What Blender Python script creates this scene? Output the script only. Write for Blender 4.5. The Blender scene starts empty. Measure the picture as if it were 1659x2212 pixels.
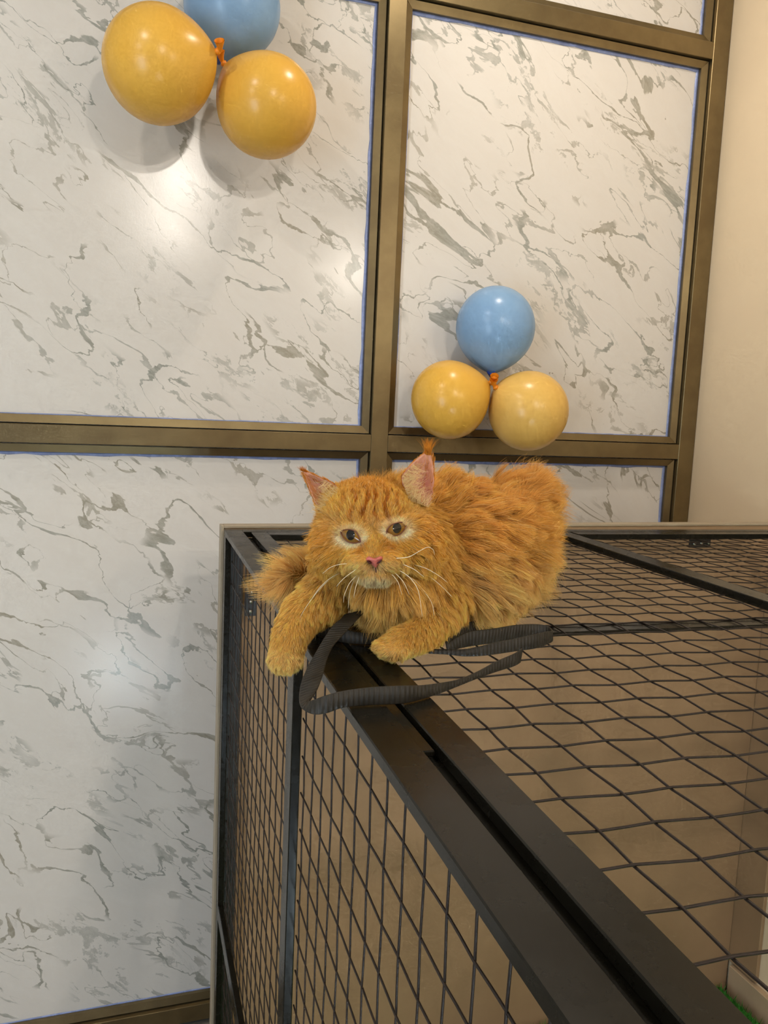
import bpy, math, random
import numpy as np
from mathutils import Matrix, Vector
from mathutils.kdtree import KDTree
from mathutils.bvhtree import BVHTree

random.seed(7)
rng = np.random.default_rng(11)
scene = bpy.context.scene
col = scene.collection

# ------------------------------------------------------------------ camera
IMG_W, IMG_H = 1659.0, 2212.0
FPX = 1841.3
CX, CY = IMG_W / 2, IMG_H / 2
YAW, PITCH, ROLL = math.radians(19.1434), math.radians(7.15126), math.radians(2.53657)


def cam_rotation():
    cy, sy = math.cos(YAW), math.sin(YAW)
    cp, sp = math.cos(PITCH), math.sin(PITCH)
    cr, sr = math.cos(ROLL), math.sin(ROLL)
    ry = np.array([[cy, -sy, 0], [sy, cy, 0], [0, 0, 1]])
    b = np.array([[1, 0, 0], [0, 0, -1], [0, 1, 0]])
    rp = np.array([[1, 0, 0], [0, cp, -sp], [0, sp, cp]])
    rr = np.array([[cr, -sr, 0], [sr, cr, 0], [0, 0, 1]])
    return rr @ rp @ b @ ry


R = cam_rotation()          # world -> camera (x right, y down, z forward); the lens sits at the origin
RIGHT, DOWN, FWD = R[0], R[1], R[2]

cam_data = bpy.data.cameras.new('camera')
cam_data.sensor_fit = 'HORIZONTAL'
cam_data.sensor_width = 36.0
cam_data.lens = FPX / IMG_W * 36.0
cam_data.clip_start = 0.02
cam = bpy.data.objects.new('camera', cam_data)
col.objects.link(cam)
cam.matrix_world = Matrix(((RIGHT[0], -DOWN[0], -FWD[0], 0), (RIGHT[1], -DOWN[1], -FWD[1], 0),
                           (RIGHT[2], -DOWN[2], -FWD[2], 0), (0, 0, 0, 1)))
scene.camera = cam

# ------------------------------------------------------------------ light and exposure
scene.view_settings.view_transform = 'Standard'
scene.view_settings.look = 'None'
scene.view_settings.exposure = -0.12
scene.view_settings.gamma = 1.0
scene.view_settings.use_curve_mapping = False
scene.cycles.max_bounces = 4
scene.cycles.diffuse_bounces = 2
scene.cycles.glossy_bounces = 2
scene.cycles.transmission_bounces = 2
scene.cycles.light_sampling_threshold = 0.03
scene.cycles.caustics_reflective = False
scene.cycles.caustics_refractive = False
scene.cycles.use_adaptive_sampling = True
scene.cycles.adaptive_threshold = 0.06
scene.cycles.adaptive_min_samples = 12

world = bpy.data.worlds.new('room_world')
scene.world = world
world.use_nodes = True
world.node_tree.nodes['Background'].inputs['Color'].default_value = (0.80, 0.86, 1.0, 1)
world.node_tree.nodes['Background'].inputs['Strength'].default_value = 0.6

WARM = (1.0, 0.91, 0.80)
WARM2 = (1.0, 0.925, 0.83)


def area_lamp(name, loc, target, power, size, color, size_y=None, spread=180):
    d = bpy.data.lights.new(name, 'AREA')
    d.energy = power
    d.color = color
    d.shape = 'DISK' if size_y is None else 'RECTANGLE'
    d.size = size
    if size_y is not None:
        d.size_y = size_y
    d.spread = math.radians(spread)
    o = bpy.data.objects.new(name, d)
    col.objects.link(o)
    o.location = loc
    v = Vector(target) - Vector(loc)
    o.rotation_euler = v.to_track_quat('-Z', 'Y').to_euler()
    return o


CEIL = 1.55
area_lamp('downlight_a', (0.58, -1.60, CEIL - .02), (0.45, 0.2, -1.5), 22, 0.12, WARM)
area_lamp('downlight_b', (0.69, -3.40, CEIL - .02), (0.5, -2.0, -1.5), 30, 0.12, WARM)
area_lamp('downlight_c', (-0.55, 0.95, CEIL - .02), (-0.4, 1.2, -1.0), 8.5, 0.10, WARM2)
area_lamp('downlight_d', (-2.2, -0.6, CEIL - .02), (-1.2, 0.2, -1.0), 16, 0.12, WARM2)
area_lamp('cream_wall_fill', (0.95, 1.72, CEIL - .02), (1.62, 1.50, -0.3), 9.5, 0.10, (1.0, .88, .74))  # fill lamp added to brighten the cream wall
area_lamp('wall_sconce', (1.70, -1.10, 0.90), (0.6, 0.6, 0.2), 6.5, 0.10, WARM)
area_lamp('door_daylight', (-2.45, -1.2, -0.6), (0.0, 1.6, -1.2), 62, 1.0, (0.64, 0.83, 1.0), 1.9)


def floor_spot(name, loc, target, power, angle, blend):
    d = bpy.data.lights.new(name, 'SPOT')
    d.energy = power
    d.color = (0.55, 0.76, 1.0)
    d.spot_size = math.radians(angle)
    d.spot_blend = blend
    d.shadow_soft_size = 0.02
    o = bpy.data.objects.new(name, d)
    col.objects.link(o)
    o.location = loc
    o.rotation_euler = (Vector(target) - Vector(loc)).to_track_quat('-Z', 'Y').to_euler()
    return o


floor_spot('floor_patch_spot', (-1.6, -7.5, 1.6), (0.26, -1.02, -1.8), 600000, 4.4, 0.7)  # added spot: its bright floor patch makes the bluish reflection in the marble


# ------------------------------------------------------------------ geometry helpers
def ray(u, v):
    return R.T @ np.array([(u - CX) / FPX, (v - CY) / FPX, 1.0])


def at(u, v, d):
    """world point that lies d metres in front of the lens plane in the direction (u, v)"""
    return ray(u, v) * d


def on_z(u, v, z):
    r = ray(u, v)
    return r * (z / r[2])


def depth_on_z(u, v, z):
    return z / ray(u, v)[2]


def project(p):
    c = np.asarray(p) @ R.T
    return CX + FPX * c[:, 0] / c[:, 2], CY + FPX * c[:, 1] / c[:, 2], c[:, 2]


def link(o, parent=None):
    col.objects.link(o)
    if parent is not None:
        o.parent = parent
    return o


def tag(o, label=None, cat=None, group=None, kind=None):
    if label:
        o['label'] = label
    if cat:
        o['category'] = cat
    if group:
        o['group'] = group
    if kind:
        o['kind'] = kind
    return o


def mesh_obj(name, verts, faces, mat, parent=None, smooth=False):
    me = bpy.data.meshes.new(name)
    me.from_pydata([tuple(v) for v in verts], [], [tuple(f) for f in faces])
    if smooth:
        me.polygons.foreach_set('use_smooth', [True] * len(me.polygons))
    if mat:
        me.materials.append(mat)
    me.update()
    return link(bpy.data.objects.new(name, me), parent)


def empty(name, loc=(0, 0, 0), rz=0.0, parent=None):
    o = bpy.data.objects.new(name, None)
    o.empty_display_size = 0.05
    o.location = loc
    o.rotation_euler = (0, 0, rz)
    return link(o, parent)


class MB:
    def __init__(self):
        self.v, self.f = [], []

    def box(self, x0, x1, y0, y1, z0, z1, bev=0.0):
        n = len(self.v)
        if bev <= 0:
            self.v += [(x, y, z) for z in (z0, z1) for y in (y0, y1) for x in (x0, x1)]
            for q in ((0, 2, 3, 1), (4, 5, 7, 6), (0, 1, 5, 4), (2, 6, 7, 3), (0, 4, 6, 2), (1, 3, 7, 5)):
                self.f.append(tuple(n + i for i in q))
            return self
        # chamfered box: 24 vertices
        idx = {}
        for sx in (0, 1):
            for sy in (0, 1):
                for sz in (0, 1):
                    X, Y, Z = (x0, x1)[sx], (y0, y1)[sy], (z0, z1)[sz]
                    dx, dy, dz = bev * (1 - 2 * sx), bev * (1 - 2 * sy), bev * (1 - 2 * sz)
                    for a, p in (('x', (X, Y + dy, Z + dz)), ('y', (X + dx, Y, Z + dz)), ('z', (X + dx, Y + dy, Z))):
                        idx[(sx, sy, sz, a)] = len(self.v)
                        self.v.append(p)
        g = lambda *k: idx[k]
        for s in (0, 1):
            a = [g(s, 0, 0, 'x'), g(s, 1, 0, 'x'), g(s, 1, 1, 'x'), g(s, 0, 1, 'x')]
            self.f.append(tuple(a if s else a[::-1]))
            a = [g(0, s, 0, 'y'), g(1, s, 0, 'y'), g(1, s, 1, 'y'), g(0, s, 1, 'y')]
            self.f.append(tuple(a[::-1] if s else a))
            a = [g(0, 0, s, 'z'), g(1, 0, s, 'z'), g(1, 1, s, 'z'), g(0, 1, s, 'z')]
            self.f.append(tuple(a if s else a[::-1]))
        for s in (0, 1):
            for t in (0, 1):
                a = (g(s, t, 0, 'x'), g(s, t, 1, 'x'), g(s, t, 1, 'y'), g(s, t, 0, 'y'))
                self.f.append(a if s == t else a[::-1])
                a = (g(s, 0, t, 'z'), g(s, 1, t, 'z'), g(s, 1, t, 'x'), g(s, 0, t, 'x'))
                self.f.append(a if s == t else a[::-1])
                a = (g(0, s, t, 'y'), g(1, s, t, 'y'), g(1, s, t, 'z'), g(0, s, t, 'z'))
                self.f.append(a if s == t else a[::-1])
                for r in (0, 1):
                    a = (g(s, t, r, 'x'), g(s, t, r, 'y'), g(s, t, r, 'z'))
                    self.f.append(a if (s + t + r) % 2 else a[::-1])
        return self

    def tube(self, pts, rad, sides=6, caps=True):
        pts = [np.asarray(p, float) for p in pts]
        n = len(self.v)
        rads = rad if hasattr(rad, '__len__') else [rad] * len(pts)
        t0 = pts[1] - pts[0]
        up = np.array([0, 0, 1.0]) if abs(t0[2]) < 0.8 * np.linalg.norm(t0) else np.array([1.0, 0, 0])
        for i, p in enumerate(pts):
            a = pts[max(i - 1, 0)]
            b = pts[min(i + 1, len(pts) - 1)]
            t = (b - a) / (np.linalg.norm(b - a) + 1e-12)
            s = np.cross(t, up)
            s /= np.linalg.norm(s) + 1e-12
            w = np.cross(s, t)
            up = w
            for k in range(sides):
                an = 2 * math.pi * k / sides
                self.v.append(tuple(p + rads[i] * (math.cos(an) * s + math.sin(an) * w)))
        for i in range(len(pts) - 1):
            for k in range(sides):
                k2 = (k + 1) % sides
                self.f.append((n + i * sides + k, n + i * sides + k2, n + (i + 1) * sides + k2, n + (i + 1) * sides + k))
        if caps:
            self.f.append(tuple(n + k for k in range(sides))[::-1])
            m = n + (len(pts) - 1) * sides
            self.f.append(tuple(m + k for k in range(sides)))
        return self

    def build(self, name, mat, parent=None, smooth=False):
        return mesh_obj(name, self.v, self.f, mat, parent, smooth)


# ------------------------------------------------------------------ material helpers
def srgb(r, g, b):
    f = lambda c: (c / 255 / 12.92) if c / 255 <= 0.04045 else ((c / 255 + 0.055) / 1.055) ** 2.4
    return (f(r), f(g), f(b), 1.0)


class NT:
    def __init__(self, name):
        self.m = bpy.data.materials.new(name)
        self.m.use_nodes = True
        self.t = self.m.node_tree
        self.b = self.t.nodes['Principled BSDF']
        self.out = self.t.nodes['Material Output']

    def n(self, typ, **kw):
        nd = self.t.nodes.new(typ)
        for k, v in kw.items():
            if k in nd.inputs:
                nd.inputs[k].default_value = v
            else:
                setattr(nd, k, v)
        return nd

    def l(self, a, b):
        self.t.links.new(a, b)

    def math(self, op, a, b=None, c=None, clamp=False):
        nd = self.t.nodes.new('ShaderNodeMath')
        nd.operation = op
        nd.use_clamp = clamp
        for i, x in enumerate((a, b, c)):
            if x is None:
                continue
            if isinstance(x, (int, float)):
                nd.inputs[i].default_value = x
            else:
                self.l(x, nd.inputs[i])
        return nd.outputs[0]

    def ramp(self, val, lo, hi, a=0.0, b=1.0, smooth=True):
        nd = self.t.nodes.new('ShaderNodeMapRange')
        nd.interpolation_type = 'SMOOTHSTEP' if smooth else 'LINEAR'
        nd.inputs['From Min'].default_value = lo
        nd.inputs['From Max'].default_value = hi
        nd.inputs['To Min'].default_value = a
        nd.inputs['To Max'].default_value = b
        self.l(val, nd.inputs['Value'])
        return nd.outputs[0]

    def mix(self, fac, a, b):
        nd = self.t.nodes.new('ShaderNodeMix')
        nd.data_type = 'RGBA'
        for s, x in ((nd.inputs[0], fac), (nd.inputs[6], a), (nd.inputs[7], b)):
            if isinstance(x, (int, float, tuple)):
                s.default_value = x
            else:
                self.l(x, s)
        return nd.outputs[2]

    def noise(self, vec, scale, detail=4.0, rough=0.55, dist=0.0, lac=2.0):
        nd = self.n('ShaderNodeTexNoise', Scale=scale, Detail=detail, Roughness=rough, Distortion=dist, Lacunarity=lac)
        if vec is not None:
            self.l(vec, nd.inputs['Vector'])
        return nd.outputs['Fac'], nd.outputs['Color']

    def bump(self, height, strength=0.2, distance=0.001):
        nd = self.n('ShaderNodeBump', Strength=strength, Distance=distance)
        self.l(height, nd.inputs['Height'])
        self.l(nd.outputs[0], self.b.inputs['Normal'])


def plain(name, color, rough=0.5, metal=0.0, spec=0.5, noise_amt=0.0, noise_scale=20, bump=0.0, bump_scale=200, coat=0.0):
    t = NT(name)
    t.b.inputs['Base Color'].default_value = color
    t.b.inputs['Roughness'].default_value = rough
    t.b.inputs['Metallic'].default_value = metal
    t.b.inputs['Specular IOR Level'].default_value = spec
    if coat:
        t.b.inputs['Coat Weight'].default_value = coat
    tc = t.n('ShaderNodeTexCoord')
    if noise_amt:
        f, _ = t.noise(tc.outputs['Object'], noise_scale, 6, 0.6)
        lo = tuple(c * (1 - noise_amt) for c in color[:3]) + (1,)
        hi = tuple(min(1, c * (1 + noise_amt)) for c in color[:3]) + (1,)
        t.l(t.mix(t.ramp(f, .3, .7), lo, hi), t.b.inputs['Base Color'])
        t.l(t.ramp(f, .3, .7, rough * .85, min(1, rough * 1.2)), t.b.inputs['Roughness'])
    if bump:
        f, _ = t.noise(tc.outputs['Object'], bump_scale, 3, 0.6)
        t.bump(f, bump, 0.001)
    return t.m


def marble_material():
    t = NT('marble_print')
    geo = t.n('ShaderNodeNewGeometry')
    info = t.n('ShaderNodeObjectInfo')
    sep = t.n('ShaderNodeSeparateXYZ')
    t.l(geo.outputs['Position'], sep.inputs[0])
    # panel plane coordinates, shifted per panel, turned so that x runs along the veins
    off = t.math('MULTIPLY', info.outputs['Random'], 37.0)
    X = t.math('ADD', sep.outputs[0], off)
    Z = t.math('ADD', sep.outputs[2], t.math('MULTIPLY', off, 1.7))
    ca, sa = math.cos(math.radians(-36)), math.sin(math.radians(-36))
    al = t.math('ADD', t.math('MULTIPLY', X, ca), t.math('MULTIPLY', Z, sa))
    ac = t.math('ADD', t.math('MULTIPLY', X, -sa), t.math('MULTIPLY', Z, ca))
    comb = t.n('ShaderNodeCombineXYZ')
    t.l(t.math('MULTIPLY', al, 0.46), comb.inputs[0])
    t.l(ac, comb.inputs[1])
    p0 = comb.outputs[0]
    # domain warp: broad bends and small kinks
    def warp(vec, scale, amt, det):
        _, wc = t.noise(vec, scale, det, 0.6)
        sub = t.n('ShaderNodeVectorMath', operation='SUBTRACT')
        t.l(wc, sub.inputs[0])
        sub.inputs[1].default_value = (0.5, 0.5, 0.5)
        sc = t.n('ShaderNodeVectorMath', operation='SCALE')
        t.l(sub.outputs[0], sc.inputs[0])
        sc.inputs['Scale'].default_value = amt
        add = t.n('ShaderNodeVectorMath', operation='ADD')
        t.l(vec, add.inputs[0])
        t.l(sc.outputs[0], add.inputs[1])
        return add.outputs[0]

    p = warp(warp(p0, 3.2, 0.22, 2), 18.0, 0.045, 4)

    def shifted(vec, o2):
        sh = t.n('ShaderNodeVectorMath', operation='ADD')
        t.l(vec, sh.inputs[0])
        sh.inputs[1].default_value = o2
        return sh.outputs[0]

    def vein(scale, w, off2, detail=2, rough=0.45, swell=3.0):
        q0 = shifted(p, off2)
        f, _ = t.noise(q0, scale, detail, rough)
        d = t.math('ABSOLUTE', t.math('SUBTRACT', f, 0.5))
        wn, _ = t.noise(q0, scale * 3.3, 3, 0.6)
        wid = t.ramp(wn, .42, .72, w * .25, w * swell)
        return t.ramp(t.math('DIVIDE', d, wid), 0.7, 1.0, 1.0, 0.0)

    def mask(scale, lo, hi, off2):
        f, _ = t.noise(shifted(p0, off2), scale, 2, 0.5)
        return t.ramp(f, lo, hi)

    v1 = t.math('MULTIPLY', vein(3.9, 0.0056, (3, 1, 0)), mask(5.8, .40, .48, (9, 2, 1)))
    v2 = t.math('MULTIPLY', vein(6.3, 0.0070, (11, 5, 0), 3), mask(6.2, .46, .52, (2, 8, 3)))
    v3 = t.math('MULTIPLY', vein(12.0, 0.015, (7, 13, 0), 3), mask(6.8, .50, .56, (5, 4, 6)))
    # ragged smudges that gather beside the veins
    sm, _ = t.noise(p, 22.0, 5, 0.70)
    smudge = t.math('MULTIPLY', t.ramp(sm, .555, .60), mask(5.5, .52, .60, (1, 6, 2)))
    grain, _ = t.noise(p, 70.0, 4, 0.7)
    gr = t.ramp(grain, .30, .68, 0.62, 1.0)
    v = t.math('MAXIMUM', t.math('MAXIMUM', v1, v2), t.math('MULTIPLY', v3, 0.72))
    v = t.math('MAXIMUM', v, t.math('MULTIPLY', smudge, 0.6))
    v = t.math('MULTIPLY', v, gr)
    tint, _ = t.noise(p0, 3.0, 2, 0.5)
    vc = t.mix(t.ramp(tint, .4, .6), srgb(164, 156, 138), srgb(158, 158, 148))
    base = t.mix(t.ramp(sm, .2, .8), srgb(230, 223, 214), srgb(234, 228, 220))
    t.l(t.mix(v, base, vc), t.b.inputs['Base Color'])
    t.b.inputs['Roughness'].default_value = 0.19
    t.b.inputs['Specular IOR Level'].default_value = 0.55
    f, _ = t.noise(geo.outputs['Position'], 260, 2, 0.5)
    t.bump(f, 0.10, 0.0006)
    return t.m


def brushed_bronze():
    t = NT('bronze_anodised_aluminium')
    tc = t.n('ShaderNodeTexCoord')
    f, _ = t.noise(tc.outputs['Object'], 9, 4, 0.6)
    t.l(t.mix(t.ramp(f, .3, .7), srgb(124, 108, 78), srgb(138, 122, 88)), t.b.inputs['Base Color'])
    t.b.inputs['Metallic'].default_value = 0.82
    t.b.inputs['Roughness'].default_value = 0.36
    return t.m


M = {}
M['marble'] = marble_material()
M['bronze'] = brushed_bronze()
M['film'] = plain('blue_protective_film', srgb(150, 164, 210), 0.25, spec=0.6, noise_amt=.15, noise_scale=30)
M['cream'] = plain('cream_wall_paint', srgb(246, 222, 186), 0.6, noise_amt=.02, noise_scale=3, bump=.06, bump_scale=90)
M['ceil'] = plain('white_ceiling_paint', srgb(238, 232, 222), 0.7, noise_amt=.02, noise_scale=4)
M['tile'] = plain('beige_floor_tile', srgb(146, 136, 122), 0.25, noise_amt=.05, noise_scale=4)
M['skirt'] = plain('beige_skirting', srgb(196, 170, 138), 0.4, noise_amt=.04, noise_scale=12)
M['board'] = plain('brown_laminate_board', srgb(168, 137, 104), 0.42, spec=0.4, noise_amt=.06, noise_scale=5, bump=.05, bump_scale=300)
M['board_rim'] = plain('pale_board_edge', srgb(176, 160, 136), 0.45, noise_amt=.06, noise_scale=15)
M['steel'] = plain('dark_painted_steel', srgb(24, 22, 16), 0.26, spec=0.22, noise_amt=.06, noise_scale=14)
M['wire'] = plain('dark_brown_wire', srgb(40, 30, 25), 0.45, spec=0.35, noise_amt=.22, noise_scale=60)
M['black'] = plain('black_bracket', srgb(34, 32, 30), 0.45, noise_amt=.1, noise_scale=40)
M['zinc'] = plain('zinc_screw', srgb(190, 186, 178), 0.3, metal=0.9, noise_amt=.08, noise_scale=300)
M['turf'] = plain('green_turf', srgb(52, 128, 36), 0.6, noise_amt=.4, noise_scale=90)

# ------------------------------------------------------------------ the room
YP = 2.32            # face of the marble panels
YF = 2.285           # face of the bronze bars
XR = 1.845           # cream wall
FLOOR = -1.80
XL, YN = -2.7, -5.0
wall_back = MB().box(XL, XR, YP + .03, YP + .10, FLOOR, CEIL).build('wall_back', M['ceil'])
tag(wall_back, 'marble print panel wall with bronze aluminium bars', None, None, 'structure')
wall_right = MB().box(XR, XR + .1, YN, YP + .1, FLOOR, CEIL).build('wall_right', M['cream'])
tag(wall_right, 'plain cream painted wall', None, None, 'structure')
tag(MB().box(XL - .1, XR + .1, YN - .1, YP + .1, FLOOR - .1, FLOOR).build('floor', M['tile']), 'beige tiled floor', kind='structure')
tag(MB().box(XL - .1, XR + .1, YN - .1, YP + .1, CEIL, CEIL + .1).build('ceiling', M['ceil']), 'white ceiling', kind='structure')
tag(MB().box(XL - .1, XL, YN, YP + .1, FLOOR, CEIL).build('wall_left', M['ceil']), 'cream wall behind the viewer', kind='structure')
wf = MB()
wf.box(XL, XR, YN - .1, YN, 0.7, CEIL)
wf.box(XL, -1.9, YN - .1, YN, FLOOR, 0.7)
wf.box(-0.5, XR, YN - .1, YN, FLOOR, 0.7)
tag(wf.build('wall_front', M['ceil']), 'cream wall with an open doorway behind the viewer', kind='structure')

# bars: (face extents) all on the plane YF
mull = [(-0.345, -0.295), (0.7457, 0.7956)]
STILE = (1.785, XR - .002)
rows = [(1.0845, 1.1334), (-0.1316, -0.0845), (-1.7845, -1.735)]
BEAD = 0.020


def bar(name, x0, x1, z0, z1):
    return MB().box(x0, x1, YF, YP + .03, z0, z1, .0012).build(name, M['bronze'], wall_back)


for x0, x1 in [(-1.30, -1.25)] + mull:
    bar('mullion', x0, x1, FLOOR + .001, CEIL - .001)
bar('stile', STILE[0], STILE[1], FLOOR + .001, CEIL - .001)
cols = [(-1.25, mull[0][0]), (mull[0][1], mull[1][0]), (mull[1][1], STILE[0])]
zs = [(rows[2][1], rows[1][0]), (rows[1][1], rows[0][0]), (rows[0][1], CEIL - .002)]
for cx0, cx1 in cols:
    for z0, z1 in rows:
        bar('rail', cx0, cx1, z0, z1)
    for z0, z1 in zs:
        # marble sheet
        MB().box(cx0 + .002, cx1 - .002, YP, YP + .012, z0 + .002, z1 - .002).build('marble_panel', M['marble'], wall_back)
        # glazing beads with mitred ends and a dark groove against the bars
        g, hb = .003, .020
        a0, a1, b0, b1 = cx0 + g, cx1 - g, z0 + g, z1 - g

        def bead(pts):   # pts: outer0, outer1, inner1, inner0 in the panel plane
            fr = YP - hb
            vs = [(x, fr, z) for x, z in pts[:2]] + [(x, fr + .006, z) for x, z in pts[2:]] + [(x, YP, z) for x, z in pts]
            fs = [(0, 1, 2, 3), (7, 6, 5, 4), (0, 4, 5, 1), (1, 5, 6, 2), (2, 6, 7, 3), (3, 7, 4, 0)]
            mesh_obj('glazing_bead', vs, fs, M['bronze'], wall_back)

        i0, i1, k0, k1 = a0 + BEAD, a1 - BEAD, b0 + BEAD, b1 - BEAD
        bead([(a0, b0), (a1, b0), (i1, k0), (i0, k0)])
        bead([(a1, b1), (a0, b1), (i0, k1), (i1, k1)])
        bead([(a0, b1), (a0, b0), (i0, k0), (i0, k1)])
        bead([(a1, b0), (a1, b1), (i1, k1), (i1, k0)])
        # strips of protective film left along the beads
        fw = .008
        for q, (s, e) in enumerate((((i0, k0), (i1, k0)), ((i0, k1), (i1, k1)), ((i0, k0), (i0, k1)), ((i1, k0), (i1, k1)))):
            nseg = 26
            vs, fs = [], []
            for j in range(nseg + 1):
                tt = j / nseg
                x, z = s[0] + (e[0] - s[0]) * tt, s[1] + (e[1] - s[1]) * tt
                wv = fw * (0.75 + 0.5 * random.random())
                if q == 0:
                    wv *= .35
                    dx, dz = 0, wv
                elif q == 1:
                    dx, dz = 0, -wv
                elif q == 2:
                    wv *= .7
                    dx, dz = wv, 0
                else:
                    dx, dz = -wv, 0
                vs += [(x, YP - .0035, z), (x + dx, YP - .0012, z + dz), (x + dx, YP - .0002, z + dz), (x, YP - .0002, z)]
                if j:
                    o = 4 * (j - 1)
                    for r_ in range(4):
                        fs.append((o + r_, o + (r_ + 1) % 4, o + 4 + (r_ + 1) % 4, o + 4 + r_))
            mesh_obj('film_strip', vs, fs, M['film'], wall_back, True)

# brown side board and skirting on the cream wall
sb = MB().box(1.833, XR, 1.798, 1.914, -1.625, -0.33, .002).build('trim_1', M['board'])
tag(sb, 'narrow brown board fixed upright on the cream wall', kind='structure')
sk = MB().box(1.826, XR, -3.3, 1.798 + .10, FLOOR, -1.632, .002).build('baseboard_right', M['skirt'])
tag(sk, 'beige skirting along the cream wall', kind='structure')

# ------------------------------------------------------------------ the cage
H = 0.29
CROT = math.radians(-2.352)
cage = empty('cage', (0, 0, 0), CROT)
tag(cage, 'large dark steel pet cage with woven wire mesh top and sides', 'cage')
CT = Matrix.Rotation(CROT, 3, 'Z')
BX0 = 0.203
Y0C, Y1C = 0.20, 1.900
XEND = 1.66
TH = 0.0125
ZT = -H


def cbar(name, x0, x1, y0, y1, z0, z1, mat='steel', bev=.0012):
    return MB().box(x0, x1, y0, y1, z0, z1, bev).build(name, M[mat], cage)


cbar('side_beam', BX0, .2415, Y0C, Y1C, ZT - TH, ZT)
cbar('back_beam', .2415, XEND, 1.863, Y1C, ZT - TH, ZT)
cbar('front_beam', .2415, XEND, Y0C, Y0C + .038, ZT - TH, ZT)
cbar('cross_beam', .217, XEND, 1.045, 1.085, ZT - .0215, ZT - .0155, 'steel', .0005)
cbar('gap_filler', .2415, .262, Y0C + .04, 1.862, ZT - .030, ZT - .0135)  # filler bar added so that the gap beside the lid stays dark
cbar('hinge_plate', .2418, .2550, .66, 1.02, ZT - .010, ZT - .004)
cbar('centre_beam', 1.000, 1.042, Y0C + .038, 1.863, ZT - .016, ZT - .001)
PB = -1.70
cbar('post', BX0, BX0 + .0125, 1.862, Y1C, PB, ZT - TH)
cbar('post', BX0, BX0 + .0125, 1.040, 1.080, PB, ZT - TH)
cbar('post', BX0, BX0 + .0125, Y0C, Y0C + .04, PB, ZT - TH)
cbar('back_upright', BX0 + .0125, BX0 + .040, 1.884, Y1C, PB, ZT - TH, 'black')
cbar('lower_rail', BX0, BX0 + .0125, 1.080, 1.862, -1.20, -1.165)
cbar('lower_rail', BX0, BX0 + .0125, Y0C + .04, 1.040, -1.20, -1.165)
cbar('base_tray', BX0 - .003, XEND + .03, Y0C, 1.80, FLOOR, -1.70, 'steel')
# wire lids
WR = 0.00118
PITCH_W = 0.0502


def wire(pts, parent):
    return MB().tube(pts, WR, 5).build('wire', M['wire'], parent, True)


def wobble():
    a = rng.normal(0, .0009, 40)
    x = np.linspace(0, 39, 40 * 3)
    return np.interp(x, np.arange(40), a) * .8 + rng.normal(0, .00025, 120)


def mesh_sheet(o, ua, va, nu, nv, u0, v0, lu, lv, nrm, parent, amp=.0011):
    """woven sheet: nu wires across ua positions running along va, and the reverse"""
    o, ua, va, nrm = map(np.array, (o, ua, va, nrm))
    for i in range(nu):
        uu = u0 + i * PITCH_W
        wob = wobble()
        pts = []
        k = 0
        vv = 0.0
        while vv < lv - 1e-6:
            pts.append((vv, k))
            vv += PITCH_W / 2 if vv > 0 else max(v0, .004) if v0 > .003 else PITCH_W / 2
            k += 1
        pts.append((lv, k))
        w = [o + ua * (uu + wob[q]) + va * s + nrm * (amp * math.cos(math.pi * ((s - v0) / PITCH_W + i)))
             for s, q in pts]
        wire(w, parent)
    for j in range(nv):
        vv = v0 + j * PITCH_W
        wob = wobble()
        pts = []
        k = 0
        uu = 0.0
        while uu < lu - 1e-6:
            pts.append((uu, k))
            uu += PITCH_W / 2 if uu > 0 else max(u0, .004) if u0 > .003 else PITCH_W / 2
            k += 1
        pts.append((lu, k))
        w = [o + va * (vv + wob[q]) + ua * s - nrm * (amp * math.cos(math.pi * ((s - u0) / PITCH_W + j)))
             for s, q in pts]
        wire(w, parent)


def lid(x0, x1, y0, y1, bars, u0, v0):
    fr = empty('mesh_lid', (0, 0, 0), 0, cage)
    w = .035
    names = []
    if bars[0]:
        MB().box(x0, x0 + w, y0, y1, ZT - TH, ZT, .0012).build('lid_bar', M['steel'], fr)
    if bars[1]:
        MB().box(x1 - w, x1, y0, y1, ZT - TH, ZT, .0012).build('lid_bar', M['steel'], fr)
    a, b = (x0 + w if bars[0] else x0), (x1 - w if bars[1] else x1)
    MB().box(a, b, y1 - w, y1, ZT - TH, ZT, .0012).build('lid_bar', M['steel'], fr)
    MB().box(a, b, y0, y0 + w, ZT - TH, ZT, .0012).build('lid_bar', M['steel'], fr)
    lu, lv = x1 - x0 - .004, y1 - y0 - .004
    mesh_sheet((x0 + .002, y0 + .002, ZT - TH - .001), (1, 0, 0), (0, 1, 0),
               int((lu - u0) / PITCH_W) + 1, int((lv - v0) / PITCH_W) + 1, u0, v0, lu, lv, (0, 0, 1), fr)


# wire positions follow the photograph's grid: x = .3230 + k*pitch, y = .4688 + k*pitch
lx0, ly0, ly1 = .258, Y0C + .045, 1.857
lid(lx0, .998, ly0, ly1, (True, False), (.3315 - lx0 - .002) % PITCH_W, (.4710 - ly0 - .002) % PITCH_W)
lid(1.044, XEND, ly0, ly1, (False, True), (.3315 - 1.044 - .002) % PITCH_W, (.4710 - ly0 - .002) % PITCH_W)

# side mesh panels
for (ya, yb) in ((1.080, 1.862), (Y0C + .04, 1.040)):
    pn = empty('side_mesh', (0, 0, 0), 0, cage)
    lu, lv = yb - ya, (ZT - TH) - (-1.69)
    u0, v0 = (.6225 - ya) % PITCH_W, (-.6070 - -1.69) % PITCH_W
    mesh_sheet((BX0 + .0145, ya, -1.69), (0, 1, 0), (0, 0, 1), int((lu - u0) / PITCH_W) + 1, int((lv - v0) / PITCH_W) + 1,
               u0, v0, lu, lv, (1, 0, 0), pn, .0004)

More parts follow.
